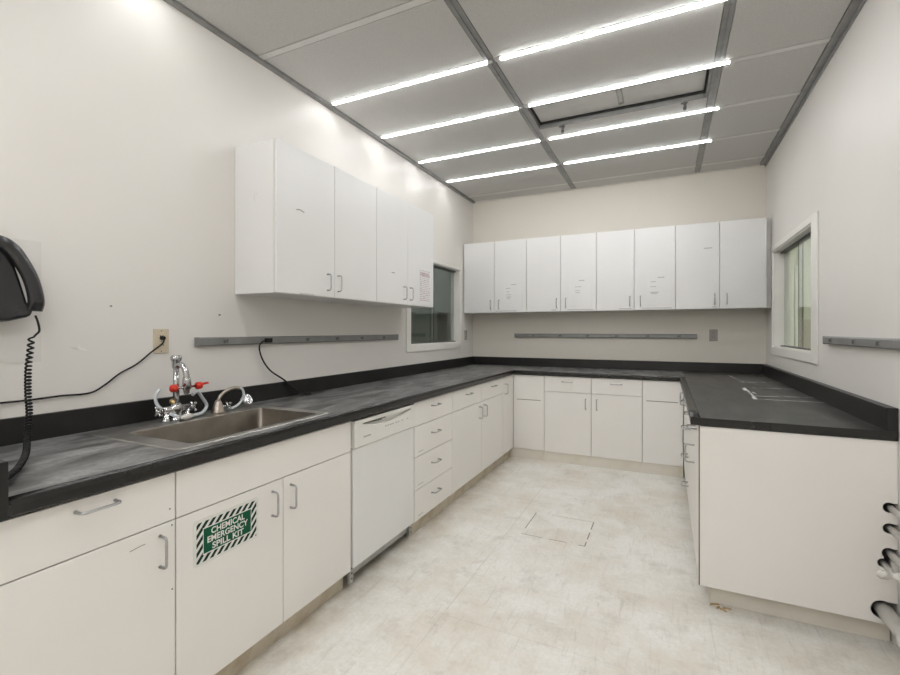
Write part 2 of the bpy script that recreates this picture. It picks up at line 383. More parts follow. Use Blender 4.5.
# ---------------------------------------------------------------- windows and the rooms seen through them
def window(n, x_in, sgn, w):
    """sgn = +1 when the room lies towards +x of the wall face x_in"""
    y0, y1, z0, z1 = w
    out = lambda d: x_in + sgn * d     # d>0 into the room, d<0 into the wall
    def bx(m, d0, d1, *r):
        a, b = sorted((out(d0), out(d1))); m.box(a, b, *r)
    WN, WF = (0.083, 0.035) if sgn > 0 else (0.135, 0.012)
    PT = 0.010
    fr = MB()
    bx(fr, 0.001, PT, y0 - WN, y0 + 0.002, z0 - 0.062, z1 + (0.045 if sgn < 0 else 0.02))
    bx(fr, 0.001, PT, y1 - 0.002, y1 + WF, z0 - 0.062, z1 + (0.045 if sgn < 0 else 0.02))
    bx(fr, 0.001, PT, y0 + 0.002, y1 - 0.002, z1 - 0.002, z1 + (0.045 if sgn < 0 else 0.02))
    bx(fr, 0.001, PT, y0 + 0.002, y1 - 0.002, z0 - 0.062, z0 + 0.002)
    # jamb lining
    bx(fr, -WT, 0.001, y0, y0 + 0.012, z0, z1); bx(fr, -WT, 0.001, y1 - 0.012, y1, z0, z1)
    bx(fr, -WT, 0.001, y0 + 0.012, y1 - 0.012, z1 - 0.012, z1); bx(fr, -WT, 0.001, y0 + 0.012, y1 - 0.012, z0, z0 + 0.012)
    o = struct('window_%d' % n, fr, M['frame'], None, 0.002)
    ym = y0 + (y1 - y0) * 0.50
    g = MB(); bx(g, -0.066, -0.060, y0 + 0.012, ym + 0.02, z0 + 0.012, z1 - 0.012); g.build('pane', M['glass'], o)
    g = MB(); bx(g, -0.084, -0.078, ym - 0.02, y1 - 0.012, z0 + 0.012, z1 - 0.012); g.build('pane', M['glass'], o)
    g = MB(); bx(g, -0.067, -0.059, ym + 0.020, ym + 0.026, z0 + 0.012, z1 - 0.012); bx(g, -0.085, -0.077, ym - 0.026, ym - 0.020, z0 + 0.012, z1 - 0.012)
    g.build('glass_edge', M['edge'], o)
    g = MB(); bx(g, -0.092, -0.052, y0 + 0.013, y1 - 0.013, z0 + 0.012, z0 + 0.022); bx(g, -0.092, -0.052, y0 + 0.013, y1 - 0.013, z1 - 0.026, z1 - 0.012)
    g.build('track', M['raced'], o)
window(1, XL, 1, LW)
window(2, XR, -1, RW)

# left neighbouring room (dim)
lx0, lx1 = -5.2, XL - WT
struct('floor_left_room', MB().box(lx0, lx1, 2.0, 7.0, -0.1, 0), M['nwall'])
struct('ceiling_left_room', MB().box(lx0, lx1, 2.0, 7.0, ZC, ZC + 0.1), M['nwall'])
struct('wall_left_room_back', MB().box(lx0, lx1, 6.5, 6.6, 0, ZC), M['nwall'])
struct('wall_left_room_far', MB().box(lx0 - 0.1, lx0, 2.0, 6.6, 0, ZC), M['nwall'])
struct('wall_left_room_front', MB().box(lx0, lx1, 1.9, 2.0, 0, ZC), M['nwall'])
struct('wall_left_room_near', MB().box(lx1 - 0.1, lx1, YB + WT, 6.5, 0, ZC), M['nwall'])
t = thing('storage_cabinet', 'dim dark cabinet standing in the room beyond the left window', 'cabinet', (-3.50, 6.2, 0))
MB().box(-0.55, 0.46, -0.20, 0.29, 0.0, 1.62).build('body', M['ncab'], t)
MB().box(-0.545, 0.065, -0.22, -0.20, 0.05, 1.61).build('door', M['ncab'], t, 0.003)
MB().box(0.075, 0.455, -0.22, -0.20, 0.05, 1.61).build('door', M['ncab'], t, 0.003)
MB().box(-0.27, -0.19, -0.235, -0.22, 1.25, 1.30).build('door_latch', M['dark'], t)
def area(name, loc, sx, sy, e, col):
    l = bpy.data.lights.new(name, 'AREA'); l.shape = 'RECTANGLE'; l.size = sx; l.size_y = sy; l.energy = e; l.color = col
    o = bpy.data.objects.new(name, l); o.location = loc; C.objects.link(o)
area('left_room_fill', (-3.9, 4.6, ZC - 0.06), 1.2, 0.3, 16, (0.90, 1.0, 0.95))  # unseen fill light added to lift the dark room behind the glass

# right neighbouring room (lit)
rx0, rx1 = XR + WT, 3.4
struct('floor_right_room', MB().box(rx0, rx1, 2.0, 7.6, -0.1, 0), M['rlow'])
struct('ceiling_right_room', MB().box(rx0, rx1, 2.0, 7.6, ZC, ZC + 0.1), M['rwall'])
struct('wall_right_room_back', MB().box(rx0, rx1, 7.5, 7.6, 0, ZC), M['rwall'])
struct('wall_right_room_far', MB().box(rx1, rx1 + 0.1, 2.0, 7.6, 0, ZC), M['rwall'])
struct('wall_right_room_front', MB().box(rx0, rx1, 1.9, 2.0, 0, ZC), M['rwall'])
struct('wall_right_room_near', MB().box(rx0, rx0 + 0.1, YB + WT, 7.5, 0, ZC), M['rwall'])
struct('trim_right_room', MB().box(1.60, rx1, 7.44, 7.50, 0, 1.48), M['rlow'])
t = thing('corridor_door', 'pale door with a dark lever handle seen through the right window', 'door', (1.42, 7.48, 0))
MB().box(-0.30, 0.11, -0.045, 0.0, 0.0, 2.15).build('leaf', M['rwall'], t, 0.003)
MB().box(0.12, 0.17, -0.06, 0.0, 0.0, 2.2).build('jamb', M['frame'], t, 0.003)
h = MB(); h.box(-0.005, 0.015, -0.10, -0.045, 1.66, 1.80); h.build('lever', M['dark'], t)
area('right_room_lamp', (1.9, 5.6, ZC - 0.06), 1.2, 1.2, 55, (0.98, 1.0, 0.93))

# ---------------------------------------------------------------- cabinets
def pull(u, z, vertical=True, L=0.098, out=0.033, r=0.0043):
    """wire pull centred at (u, z) on the face v = 0, standing out towards -v"""
    h = L / 2; c = 0.011; m = MB()
    prof = [(-h, 0.0), (-h, -out + c), (-h + c * 0.3, -out + c * 0.3), (-h + c, -out), (h - c, -out), (h - c * 0.3, -out + c * 0.3), (h, -out + c), (h, 0.0)]
    pts = [((u, v, z + s) if vertical else (u + s, v, z)) for s, v in prof]
    m.tube(pts, r, 8)
    for s in (-h, h):
        m.lathe((u, 0, z + s) if vertical else (u + s, 0, z), (0, -1, 0), [(0, 0.0056), (0.002, 0.0056), (0.003, 0.0045)], 10)
    return m

G = 0.0018
def front(name, root, u0, u1, z0, z1, m, bevel=0.0015):
    return MB().box(u0 + G, u1 - G, 0.0, 0.019, z0 + G, z1 - G).build(name, m, root, bevel)
def carcass(root, W, D, z0, z1, m, sides=(1, 1), name='body', top=False):
    b = MB(); T = 0.018; v0 = 0.0215
    if sides[0]: b.box(0.0005, T, v0, D, z0, z1)
    if sides[1]: b.box(W - T, W - 0.0005, v0, D, z0, z1)
    a, c = (T if sides[0] else 0.0005), (W - T if sides[1] else W - 0.0005)
    b.box(a, c, v0, D, z0, z0 + T); b.box(a, c, D - 0.008, D, z0 + T, z1)
    b.box(a, c, v0, v0 + 0.05, z1 - T, z1)
    if top: b.box(a, c, v0 + 0.05, D - 0.008, z1 - T, z1)
    return b.build(name, m, root)
ZB, ZD, ZTOP = 0.101, 0.715, 0.872
def base(label, loc, rz, W, D, rec, toe=True, group='base cabinets under the black worktop', sides=(1, 1), toem=None):
    t = thing('base_cabinet', label, 'cabinet', loc, rz, group)
    carcass(t, W, D, ZB, ZTOP, M['carc'], sides)
    if toe:
        MB().box(0.0, W, rec, rec + 0.016, 0.0, ZB - 0.001).build('toe_kick', toem or M['toe'], t)
    return t
def door(t, u0, u1, z0, z1, hu, hz, m=None, hl=None):
    d = front('door', t, u0, u1, z0, z1, m or M['lam'])
    if hu is not None: pull(hu, hz).build('handle', M['pull'], d)
    return d
def drawer(t, u0, u1, z0, z1, out=0.033):
    d = front('drawer', t, u0, u1, z0, z1, M['lam'])
    pull((u0 + u1) / 2, min(z1 - 0.05, (z0 + z1) / 2 + 0.02) if z1 - z0 > 0.17 else (z0 + z1) / 2 + 0.027, False, out=out).build('handle', M['pull'], d)
    return d
R90 = PI / 2
DL = FL - XL - 0.002                   # depth of left run
# --- left run: local X = +y, local Y = -x
t = base('white base cabinet nearest the camera with one wide drawer above one door', (FL, 0.475, 0), R90, 0.4945, DL, 0.045)
W = 0.4945
d = front('drawer', t, 0, W, ZD, ZTOP, M['lam']); pull(0.262, 0.838, False, 0.100).build('handle', M['pull'], d)
d = front('door', t, 0, W, ZB, ZD, M['lam']); pull(0.443, 0.630).build('handle', M['pull'], d)
m = MB(); m.tube([(0.352, -0.0004, 0.668), (0.375, -0.0006, 0.672), (0.397, -0.0004, 0.673)], 0.0011, 6); m.build('scratch', M['scuff'], d)
for u, z in ((0.475, 0.755), (0.482, 0.700), (0.483, 0.49), (0.115, 0.42)): MB().lathe((u, 0.0005, z), (0, -1, 0), [(0, 0.0035), (0.001, 0.003)], 8).build('screw_hole', M['scuff'], t)

t = base('white sink base cabinet with two doors under a plain front panel', (FL, 0.9705, 0), R90, 0.9265, DL, 0.052)
W = 0.9265
front('front_panel', t, 0, W, ZD, ZTOP, M['lam'])
door(t, 0, 0.4675, ZB, ZD, 0.408, 0.625); door(t, 0.4675, W, ZB, ZD, 0.509, 0.624)

# drawer stack and the pair of doors, then the blind corner door
t = base('white stack of four drawers beside the dishwasher', (FL, 2.5495, 0), R90, 0.5725, DL, 0.042)
W = 0.5725
for a, b in ((ZD, ZTOP), (0.515, ZD), (0.301, 0.515), (ZB, 0.301)):
    d = drawer(t, 0, W, a, b)
    if a < ZD: MB().box(0.05, 0.12, -0.0009, 0.0, a + 0.026, a + 0.030).build('label_strip', M['ink'], d)
t = base('white base cabinet with two drawers over two doors, right of the drawer stack', (FL, 3.1225, 0), R90, 1.1875, DL, 0.042)
W = 1.1875; H = 0.6125
drawer(t, 0, H, ZD, ZTOP); drawer(t, H, W, ZD, ZTOP)
d1 = door(t, 0, H, ZB, ZD, H - 0.060, 0.628); d2 = door(t, H, W, ZB, ZD, H + 0.050, 0.628)
t = base('narrow full height white door at the far left corner', (FL, 4.3105, 0), R90, 0.335, DL, 0.042)
door(t, 0, 0.335, ZB, ZTOP, 0.055, 0.752)

# --- back run: local X = +x, local Y = +y
DB = YB - FB - 0.002
def mark(d, u0, u1, z):
    m = MB(); m.box(u0, u1, -0.0012, 0.0, z - 0.0035, z + 0.0035); m.build('label_strip', M['scuff'], d)
t = base('plain white panel front at left end of the back base cabinets', (FL + 0.0008, FB, 0), 0, 0.3275, DB, 0.012, toem=M['toew'])
d = front('door', t, 0, 0.3275, ZB, ZTOP, M['lam']); mark(d, 0.04, 0.292, 0.616)
MB().box(-0.060, 0.0, 0.012, 0.028, 0.0, ZB - 0.001).build('toe_filler', M['toew'], t)
t = base('white base cabinet under the back worktop, left of the middle pair', (-1.1295, FB, 0), 0, 0.464, DB, 0.012, toem=M['toew'])
drawer(t, 0, 0.464, ZD, ZTOP)
door(t, 0, 0.464, ZB, ZD, 0.412, 0.610)
t = base('white base cabinet under the back worktop, right of the middle pair', (-0.6650, FB, 0), 0, 0.460, DB, 0.012, toem=M['toew'])
drawer(t, 0, 0.460, ZD, ZTOP)
door(t, 0, 0.460, ZB, ZD, 0.052, 0.610)
t = base('plain white panel front at right end of the back base cabinets', (-0.2045, FB, 0), 0, 0.342, DB, 0.012, toem=M['toew'])
d = front('door', t, 0, 0.342, ZB, ZTOP, M['lam']); mark(d, 0.035, 0.30, 0.680)

# --- right run: local X = -y, local Y = +x
DR = XR - FR - 0.006
RR = -PI / 2
t = base('full height white door in the far right corner of the peninsula side', (FR, FB - 0.001, 0), RR, 0.594, DR, 0.052, sides=(1, 1))
d = front('door', t, 0, 0.594, ZB, ZTOP, M['lam']); pull(0.55, 0.79, out=0.042).build('handle', M['pull'], d)
t = base('white stack of four drawers on the peninsula side', (FR, 4.0505, 0), RR, 0.62, DR, 0.052)
for a, b in ((ZD, ZTOP), (0.515, ZD), (0.301, 0.515), (ZB, 0.301)): drawer(t, 0, 0.62, a, b, 0.042)
t = base('white drawer and door cabinet in the middle of the peninsula side', (FR, 3.4300, 0), RR, 0.449, DR, 0.052)
drawer(t, 0, 0.449, ZD, ZTOP, 0.042); d = front('door', t, 0, 0.449, ZB, ZD, M['lam']); pull(0.055, 0.64, out=0.045).build('handle', M['pull'], d)
t = base('white peninsula end cabinet whose broad side panel has pipes passing through', (FR, 2.9805, 0), RR, 0.4545, DR - 0.10, 0.052, sides=(1, 0), toe=False)
W = 0.4545
drawer(t, 0, W - 0.020, ZD, ZTOP, 0.042); d = front('door', t, 0, W - 0.020, ZB, ZD, M['lam']); pull(0.055, 0.64, out=0.045).build('handle', M['pull'], d)
MB().box(0.0, W - 0.06, 0.052, 0.068, 0.0, ZB - 0.001).box(W - 0.076, W - 0.06, 0.068, DR, 0.0, ZB - 0.001).build('toe_kick', M['toew'], t)
PIPES = ((0.850, 0.590, 0.0125), (0.850, 0.503, 0.0125), (0.848, 0.398, 0.0135), (0.828, 0.352, 0.011), (0.828, 0.156, 0.030))
ep = MB().box(W - 0.0190, W, 0.0045, DR + 0.0045, ZB, ZTOP).build('end_panel', M['lam'], t, 0.0)
MB().box(W - 0.0190, W + 0.0004, -0.0002, 0.0043, ZB, ZTOP).build('edge_strip', M['edgeb'], t)
for px, pz, pr in PIPES[:3] + PIPES[4:]:
    v = px - FR; hr = pr + 0.010
    c = MB().lathe((W - 0.06, v - 0.006, pz + 0.002), (1, 0, 0), [(0, hr), (0.1, hr)], 24); cut(ep, c)
    c = MB().box(W - 0.06, W + 0.04, v - 0.006, DR + 0.02, pz - hr + 0.006, pz + hr - 0.001); cut(ep, c)
c = MB().lathe((W - 0.06, 0.824 - FR, 0.356), (1, 0, 0), [(0, 0.020), (0.1, 0.020)], 20); cut(ep, c)
c = MB().box(W - 0.06, W + 0.04, 0.8245 - FR, 0.850 - FR, 0.340, 0.400); cut(ep, c)

# --- wall cabinets
def wallcab(label, loc, rz, W, D, z0, z1, doors, mu):
    t = thing('wall_cabinet', label, 'wall cabinet', (loc[0], loc[1], z0), rz, 'white wall cabinets')
    H = z1 - z0
    carcass(t, W, D, 0.0, H, mu, top=True)
    out = []
    for u0, u1, hu in doors:
        d = MB().box(u0 + G, u1 - G, 0.0, 0.019, 0.002, H - 0.002).build('door', mu, t, 0.0015)
        pull(hu, 0.092, out=0.03).build('handle', M['pull'], d); out.append(d)
    return t, out
XU, YU = -1.879, 5.0165
UZ0, UZ1 = 1.540, 2.370
D1 = XU - XL - 0.002
LU = M['lamu']
t, ds = wallcab('larger white wall cabinet over the sink side, its scratched end panel facing the camera', (XU, 1.805), R90, 0.933, D1, UZ0, UZ1, ((0, 0.474, 0.405), (0.474, 0.933, 0.505)), LU)
m = MB(); m.tube([(0.145, -0.0004, 0.478), (0.175, -0.0007, 0.482), (0.205, -0.0004, 0.474)], 0.0022, 6); m.build('scratch', M['scuff'], ds[0])
m = MB(); m.box(0.17, 0.29, -0.0008, 0.0, 0.006, 0.010); m.build('label_strip', M['ink'], ds[0])
m = MB(); m.tube([(0.0002, 0.16, 0.505), (-0.0003, 0.168, 0.535), (0.0002, 0.162, 0.560)], 0.002, 6); m.lathe((0.0, 0.150, 0.545), (-1, 0, 0), [(0, 0.006), (0.0008, 0.005)], 8)
m.build('scratch', M['chip'], t)
t, ds = wallcab('white wall cabinet beside the left window with a printed notice on its door', (XU, 2.7385), R90, 0.8875, D1, UZ0, UZ1, ((0, 0.440, 0.375), (0.440, 0.8875, 0.473)), LU)
m = MB(); m.box(0.20, 0.245, -0.0008, 0.0, 0.235, 0.240); m.build('scratch', M['scuff'], ds[0])
D2 = YB - YU - 0.002
edges = (-2.189, -1.804, -1.421, -1.040, -0.666, -0.296, 0.081, 0.455, 0.828)
who = ('white wall cabinet in the left corner of the back row', 'second white wall cabinet from the left along the back wall',
       'third white wall cabinet from the left along the back wall', 'white wall cabinet at the right end of the back row')
for i in range(4):
    a, b, c = edges[2 * i:2 * i + 3]
    t, ds = wallcab(who[i], (a, YU), 0, c - a, D2, 1.543, 2.372, ((0, b - a, b - a - 0.042), (b - a, c - a, b - a + 0.058)), LU)
    lab = (((1, 0.015, 0.265),), ((1, 0.075, 0.345), (0, 0.28, 0.33)), ((1, 0.075, 0.345), (0, 0.225, 0.345)), ((0, 0.31, 0.345),))[i]
    for j, p, q in lab:
        off = 0 if j == 0 else b - a
        MB().box(off + p, off + q, -0.0008, 0.0, 0.014, 0.021).build('label_strip', M['ink'], ds[j])
    if i == 3:
        MB().box(c - a + 0.001, XR - a - 0.004, 0.060, 0.078, 0.0, 0.829).build('filler_strip', LU, t)
        MB().box(0.244, 0.312, -0.0008, 0.0, 0.578, 0.586).build('label_strip', M['ink'], ds[0])

# ---------------------------------------------------------------- worktop
NX, NY, NR = -1.482, 4.669, 0.150      # slab edges behind the nosing
ct = thing('countertop', 'black U shaped lab worktop with a low black splashback', 'worktop', (-1.0, 4.9, CB))
ox, oy, oz = -1.0, 4.9, CB
HX0, HX1, HY0, HY1 = -2.100, -1.562, 1.050, 1.828   # sink cut-out
m = MB()
Z = (CB, CT)
y0 = 0.536
for r in ((XL + .001, NX, y0, HY0), (XL + .001, HX0, HY0, HY1), (HX1, NX, HY0, HY1), (XL + .001, NX, HY1, YB - .001),
          (NX, NR, NY, YB - .001)):
    m.box(*r, *Z)
bmesh.ops.remove_doubles(m.bm, verts=m.bm.verts, dist=1e-5)
slab = m.build('slab', M['top'], None, loc=(ox, oy, oz)); slab.parent = ct; slab.location = (0, 0, 0)
slab = MB().box(NR, XR - .001, YP - 0.004, YB - .001, *Z).build('slab', M['topr'], None, loc=(ox, oy, oz)); slab.parent = ct; slab.location = (0, 0, 0)
def nose(k):
    up = [(0.0, 0.0), (0.010, 0.0025), (0.020, 0.009), (0.029, 0.0145), (0.035, 0.016), (0.040, 0.0135), (0.0435, 0.007)]
    return [(d, CT + k * z) for d, z in up] + [(0.045, CT - 0.006), (0.045, CB + 0.011), (0.041, CB + 0.005), (0.0, CB + 0.005)]
m = MB()
m.rings([[(NX + d, y0, z) for d, z in nose(1)], [(NX + d, 2.6, z) for d, z in nose(0.85)], [(NX + d, NY - d, z) for d, z in nose(0.4)], [(NR - d, NY - d, z) for d, z in nose(0.2)], [(NR - d, YP + 0.25, z) for d, z in nose(0.2)], [(NR - d, YP - 0.004, z) for d, z in nose(0.1)]], sm=False)
m.bm.normal_update()
for f in m.bm.faces: f.smooth = len(f.verts) == 4 and abs(f.normal.z) > 0.2
o = m.build('front_edge', M['nose'], None, loc=(ox, oy, oz)); o.parent = ct; o.location = (0, 0, 0)
m = MB(); m.box(NR - 0.044, XR - 0.001, YP - 0.008, YP - 0.004, CB + 0.003, CT); o = m.build('end_edge', M['nose'], None, loc=(ox, oy, oz)); o.parent = ct; o.location = (0, 0, 0)
SH = 1.012
for r in ((XL + .001, XL + .021, y0, YB - .001), (XL + .021, XR - .039, YB - .021, YB - .001), (XR - .039, XR - .001, YP - 0.008, YB - .001)):
    m = MB().box(*r, CT, SH); o = m.build('backsplash', M['splash'], None, 0.0015, loc=(ox, oy, oz)); o.parent = ct; o.location = (0, 0, 0)
m = MB().box(XL + .001, -1.432, y0 - 0.02, y0, CB + 0.004, 1.020); o = m.build('end_splash', M['splash'], None, 0.0015, loc=(ox, oy, oz)); o.parent = ct; o.location = (0, 0, 0)
# tape outlines left on the right-hand worktop
def strip(name, a, b, w, mt, z):
    a = Vector(a); b = Vector(b); d = (b - a).normalized(); n = Vector((-d.y, d.x)) * w / 2
    ps = [a + n, a - n, b - n, b + n]; m = MB()
    m.prism([(p.x, p.y) for p in ps], lambda x, y: (x, y, z - 0.0002), lambda x, y: (x, y, z + 0.0004))
    o = m.build(name, mt, None, loc=(ox, oy, oz)); o.parent = ct; o.location = (0, 0, 0)
for a, b, w in (((0.53, 4.40), (0.825, 4.47), 0.010), ((0.57, 4.00), (0.855, 4.04), 0.014), ((0.50, 3.50), (0.842, 3.59), 0.012), ((0.49, 3.36), (0.853, 3.36), 0.012),
                ((0.52, 3.99), (0.50, 3.375), 0.012), ((0.525, 5.04), (0.57, 4.42), 0.010)):
    strip('tape_mark', a, b, w, M['tape'], CT + 0.0004)
for a, b, w in (((0.505, 3.93), (0.50, 3.80), 0.016), ((0.497, 3.46), (0.492, 3.34), 0.020), ((0.53, 4.95), (0.54, 4.78), 0.014), ((0.83, 3.36), (0.852, 3.36), 0.025), ((0.835, 4.04), (0.853, 4.04), 0.022), ((0.53, 3.72), (0.54, 3.64), 0.010)):
    strip('tape_scrap', a, b, w, M['tapew'], CT + 0.0008)

# ---------------------------------------------------------------- sink
def rrect(x0, x1, y0, y1, r, z, n=6):
    out = []
    for cx, cy, a0 in ((x1 - r, y1 - r, 0), (x0 + r, y1 - r, PI / 2), (x0 + r, y0 + r, PI), (x1 - r, y0 + r, 3 * PI / 2)):
        for j in range(n + 1):
            a = a0 + PI / 2 * j / n; out.append((cx + r * math.cos(a), cy + r * math.sin(a), z))
    return out
t = thing('sink', 'rectangular stainless steel drop-in sink set in the black worktop', 'sink', (0, 0, 0))
t.location = (-1.82, 1.44, CT); o3 = (-1.82, 1.44, CT)
m = MB()
O = (-2.130, -1.545, 1.030, 1.848); B = (-1.990, -1.590, 1.120, 1.795)
m.rings([rrect(*O, 0.03, CT + 0.0006), rrect(O[0] + .004, O[1] - .004, O[2] + .004, O[3] - .004, 0.028, CT + 0.0050),
         rrect(O[0] + .012, O[1] - .010, O[2] + .012, O[3] - .012, 0.026, CT + 0.0035),
         rrect(B[0] - .010, B[1] + .010, B[2] - .010, B[3] + .010, 0.030, CT + 0.0030),
         rrect(B[0] - .004, B[1] + .004, B[2] - .004, B[3] + .004, 0.027, CT + 0.0022)], cap0=False, cap1=False)
o = m.build('rim', M['rim'], None, loc=o3); o.parent = t; o.location = (0, 0, 0)
m = MB()
m.rings([rrect(B[0] - .004, B[1] + .004, B[2] - .004, B[3] + .004, 0.027, CT + 0.0022), rrect(*B, 0.025, CT - 0.006), rrect(B[0] + .006, B[1] - .006, B[2] + .006, B[3] - .006, 0.025, CT - 0.17),
         rrect(B[0] + .018, B[1] - .018, B[2] + .018, B[3] - .018, 0.03, CT - 0.192), rrect(B[0] + .05, B[1] - .05, B[2] + .05, B[3] - .05, 0.05, CT - 0.197)], cap0=False)
o = m.build('basin', M['steel'], None, loc=o3); o.parent = t; o.location = (0, 0, 0)
m = MB().lathe((-1.79, 1.46, CT - 0.1965), (0, 0, 1), [(0, 0.045), (0.003, 0.042), (0.003, 0.03), (0.0005, 0.028), (0.0005, 0.0)], 20)
o = m.build('drain', M['chrome'], None, loc=o3); o.parent = t; o.location = (0, 0, 0)

# ---------------------------------------------------------------- lab faucet with eyewash nozzles
DZ = CT + 0.004
fx, fy = -2.065, 1.375
t = thing('eyewash_faucet', 'tall chrome lab faucet with two red knobs at the left of the sink', 'faucet', (fx, fy, DZ))
def cross(m, base, ax, r=0.02):
    a = Vector(ax).normalized(); u = Vector((0, 0, 1)) if abs(a.z) < 0.9 else Vector((1, 0, 0)); w = a.cross(u)
    o = Vector(base)
    m.lathe(o, a, [(0, 0.010), (0.012, 0.012), (0.020, 0.009), (0.024, 0.0)], 12)
    for d in (u + w, -u - w, u - w, w - u):
        d = d.normalized(); m.tube([o + a * 0.012, o + a * 0.012 + d * r * 0.7, o + a * 0.012 + d * r], lambda t: 0.0045 + 0.002 * t, 8)
m = MB().lathe((0, 0, 0.0), (0, 0, 1), [(0, 0.030), (0.008, 0.030), (0.014, 0.023), (0.036, 0.022), (0.046, 0.027), (0.070, 0.024), (0.082, 0.014)], 16)
m.tube([(0, -0.064, 0.052), (0, 0.064, 0.052)], 0.016, 12)
for s in (-1, 1): m.lathe((0, 0.050 * s, 0.0), (0, 0, 1), [(0, 0.021), (0.006, 0.021), (0.012, 0.015), (0.052, 0.015)], 12)
m.build('base_body', M['chrome'], t)
for s in (-1, 1):
    m = MB(); m.tube([(0, 0.060 * s, 0.052), (0, 0.080 * s, 0.052)], 0.010, 10); cross(m, (0, 0.073 * s, 0.052), (0, s, 0), 0.026); m.build('cross_handle', M['chrome'], t)
m = MB().lathe((-0.012, -0.006, 0.075), (0.2, 0.3, 1), [(0, 0.018), (0.012, 0.021), (0.022, 0.014), (0.028, 0.0)], 12); m.build('brass_bonnet', M['brass'], t)
MB().lathe((0, 0, 0.075), (0, 0, 1), [(0, 0.0140), (0.172, 0.0125)], 14).build('riser', M['chrome'], t)
m = MB().lathe((0, 0, 0.243), (0, 0, 1), [(-0.004, 0.012), (0.004, 0.018), (0.030, 0.019), (0.036, 0.023), (0.052, 0.025), (0.056, 0.020), (0.059, 0.007)], 16)
for a in range(6): m.lathe((0.015 * math.cos(a), 0.015 * math.sin(a), 0.296), (0, 0, 1), [(0, 0.004), (0.006, 0.004), (0.007, 0.0)], 6)
m.build('vacuum_breaker', M['chrome'], t)
m = MB(); m.tube([(0.0, 0, 0.252), (0.022, 0.0, 0.262), (0.050, 0.002, 0.250), (0.066, 0.003, 0.222), (0.070, 0.003, 0.198)], lambda t: 0.0115 + 0.002 * t, 12, 5)
m.lathe((0.070, 0.003, 0.202), (0, 0, -1), [(0, 0.014), (0.008, 0.018), (0.050, 0.020), (0.058, 0.014), (0.072, 0.012), (0.080, 0.006)], 14)
m.tube([(0.070, -0.050, 0.158), (0.070, 0.056, 0.158)], 0.0052, 8)
m.build('spout', M['chrome'], t)
m = MB().lathe((0.070, -0.044, 0.158), (0, -1, 0), [(0, 0.009), (0.003, 0.017), (0.024, 0.017), (0.028, 0.012), (0.029, 0.0)], 14)
m.build('eyewash_knob', M['red'], t)
m = MB().lathe((0.070, 0.050, 0.158), (0, 1, 0), [(0, 0.009), (0.003, 0.017), (0.024, 0.017), (0.028, 0.010), (0.029, 0.0)], 14)
m.tube([(0.070, 0.076, 0.162), (0.070, 0.100, 0.166), (0.070, 0.112, 0.166)], 0.0055, 8); m.build('eyewash_knob', M['red'], t)
MB().tube([(-0.02, -0.062, 0.150), (-0.025, -0.080, 0.118), (-0.02, -0.072, 0.075), (0.0, -0.040, 0.040), (0.025, -0.01, 0.020)], 0.0072, 10, 6).build('hose', M['hose'], t)
MB().tube([(0.06, 0.04, 0.118), (0.03, 0.085, 0.125), (0.0, 0.130, 0.090), (-0.005, 0.160, 0.045), (0.0, 0.135, 0.015), (0.02, 0.085, 0.012), (0.035, 0.04, 0.014)], 0.0078, 10, 6).build('hose', M['hose'], t)
MB().lathe((0.030, 0.055, 0.014), (0.2, -1, 0), [(0, 0.010), (0.01, 0.013), (0.04, 0.013), (0.048, 0.008), (0.056, 0.007)], 12).build('hose_nozzle', M['pvc'], t)

# ---------------------------------------------------------------- low sprayer faucet
t = thing('sprayer_faucet', 'low dull metal faucet with a white hose and round spray head', 'faucet', (-2.06, 1.592, DZ))
m = MB().lathe((0, 0, 0), (0, 0, 1), [(0, 0.036), (0.006, 0.035), (0.022, 0.028), (0.050, 0.018), (0.064, 0.011)], 18); m.build('base_cone', M['nickel'], t)
m = MB(); m.tube([(0, 0, 0.055), (0.002, 0.012, 0.082), (0.006, 0.042, 0.105), (0.010, 0.085, 0.116), (0.014, 0.118, 0.112)], lambda t: 0.0088 - 0.001 * t, 12, 6); m.build('spout', M['nickel'], t)
m = MB(); m.tube([(0.0, 0.018, 0.024), (0.004, 0.048, 0.026)], 0.008, 10); cross(m, (0.004, 0.044, 0.026), (0.1, 1, 0), 0.024); m.build('cross_handle', M['chrome'], t)
MB().tube([(0.014, 0.116, 0.112), (0.016, 0.134, 0.104), (0.014, 0.144, 0.075), (0.006, 0.136, 0.040), (0.0, 0.110, 0.018), (0.0, 0.07, 0.010), (-0.01, 0.03, 0.009)], 0.0062, 10, 6).build('hose', M['hose'], t)
m = MB().lathe((0.002, 0.174, 0.042), (0.85, 0.05, 0.50), [(-0.018, 0.012), (-0.008, 0.026), (0.006, 0.033), (0.010, 0.031), (0.008, 0.026), (0.006, 0.024), (0.009, 0.018), (0.007, 0.0)], 20)
m.tube([(-0.002, 0.168, 0.036), (0.002, 0.140, 0.050)], 0.008, 8); m.build('spray_head', M['chrome'], t)

# ---------------------------------------------------------------- dishwasher
t = thing('dishwasher', 'white built-in dishwasher with a curved grip pocket on its control panel', 'dishwasher', (FL, 1.9035, 0), R90)
W = 0.640; a0, a1 = 0.010, 0.634
MB().box(a0 + 0.004, a1 - 0.004, 0.024, DL - 0.03, 0.10, 0.862).build('tub', M['galv'], t)
d = MB().box(a0, a1, -0.004, 0.022, 0.108, 0.722).build('door', M['appl'], t, 0.004)
p = MB().box(a0, a1, -0.012, 0.022, 0.727, 0.866).build('control_panel', M['applc'], t)
c = MB(); up = [(0.075 + (0.585 - 0.075) * j / 16, 0.846) for j in range(17)]
lo = [(u, 0.846 - 0.004 - 0.030 * math.sin(PI * (u - 0.075) / 0.51)) for u, _ in reversed(up)]
c.prism(up + lo, lambda a, b: (a, -0.03, b), lambda a, b: (a, 0.012, b)); cut(p, c)
m = MB()
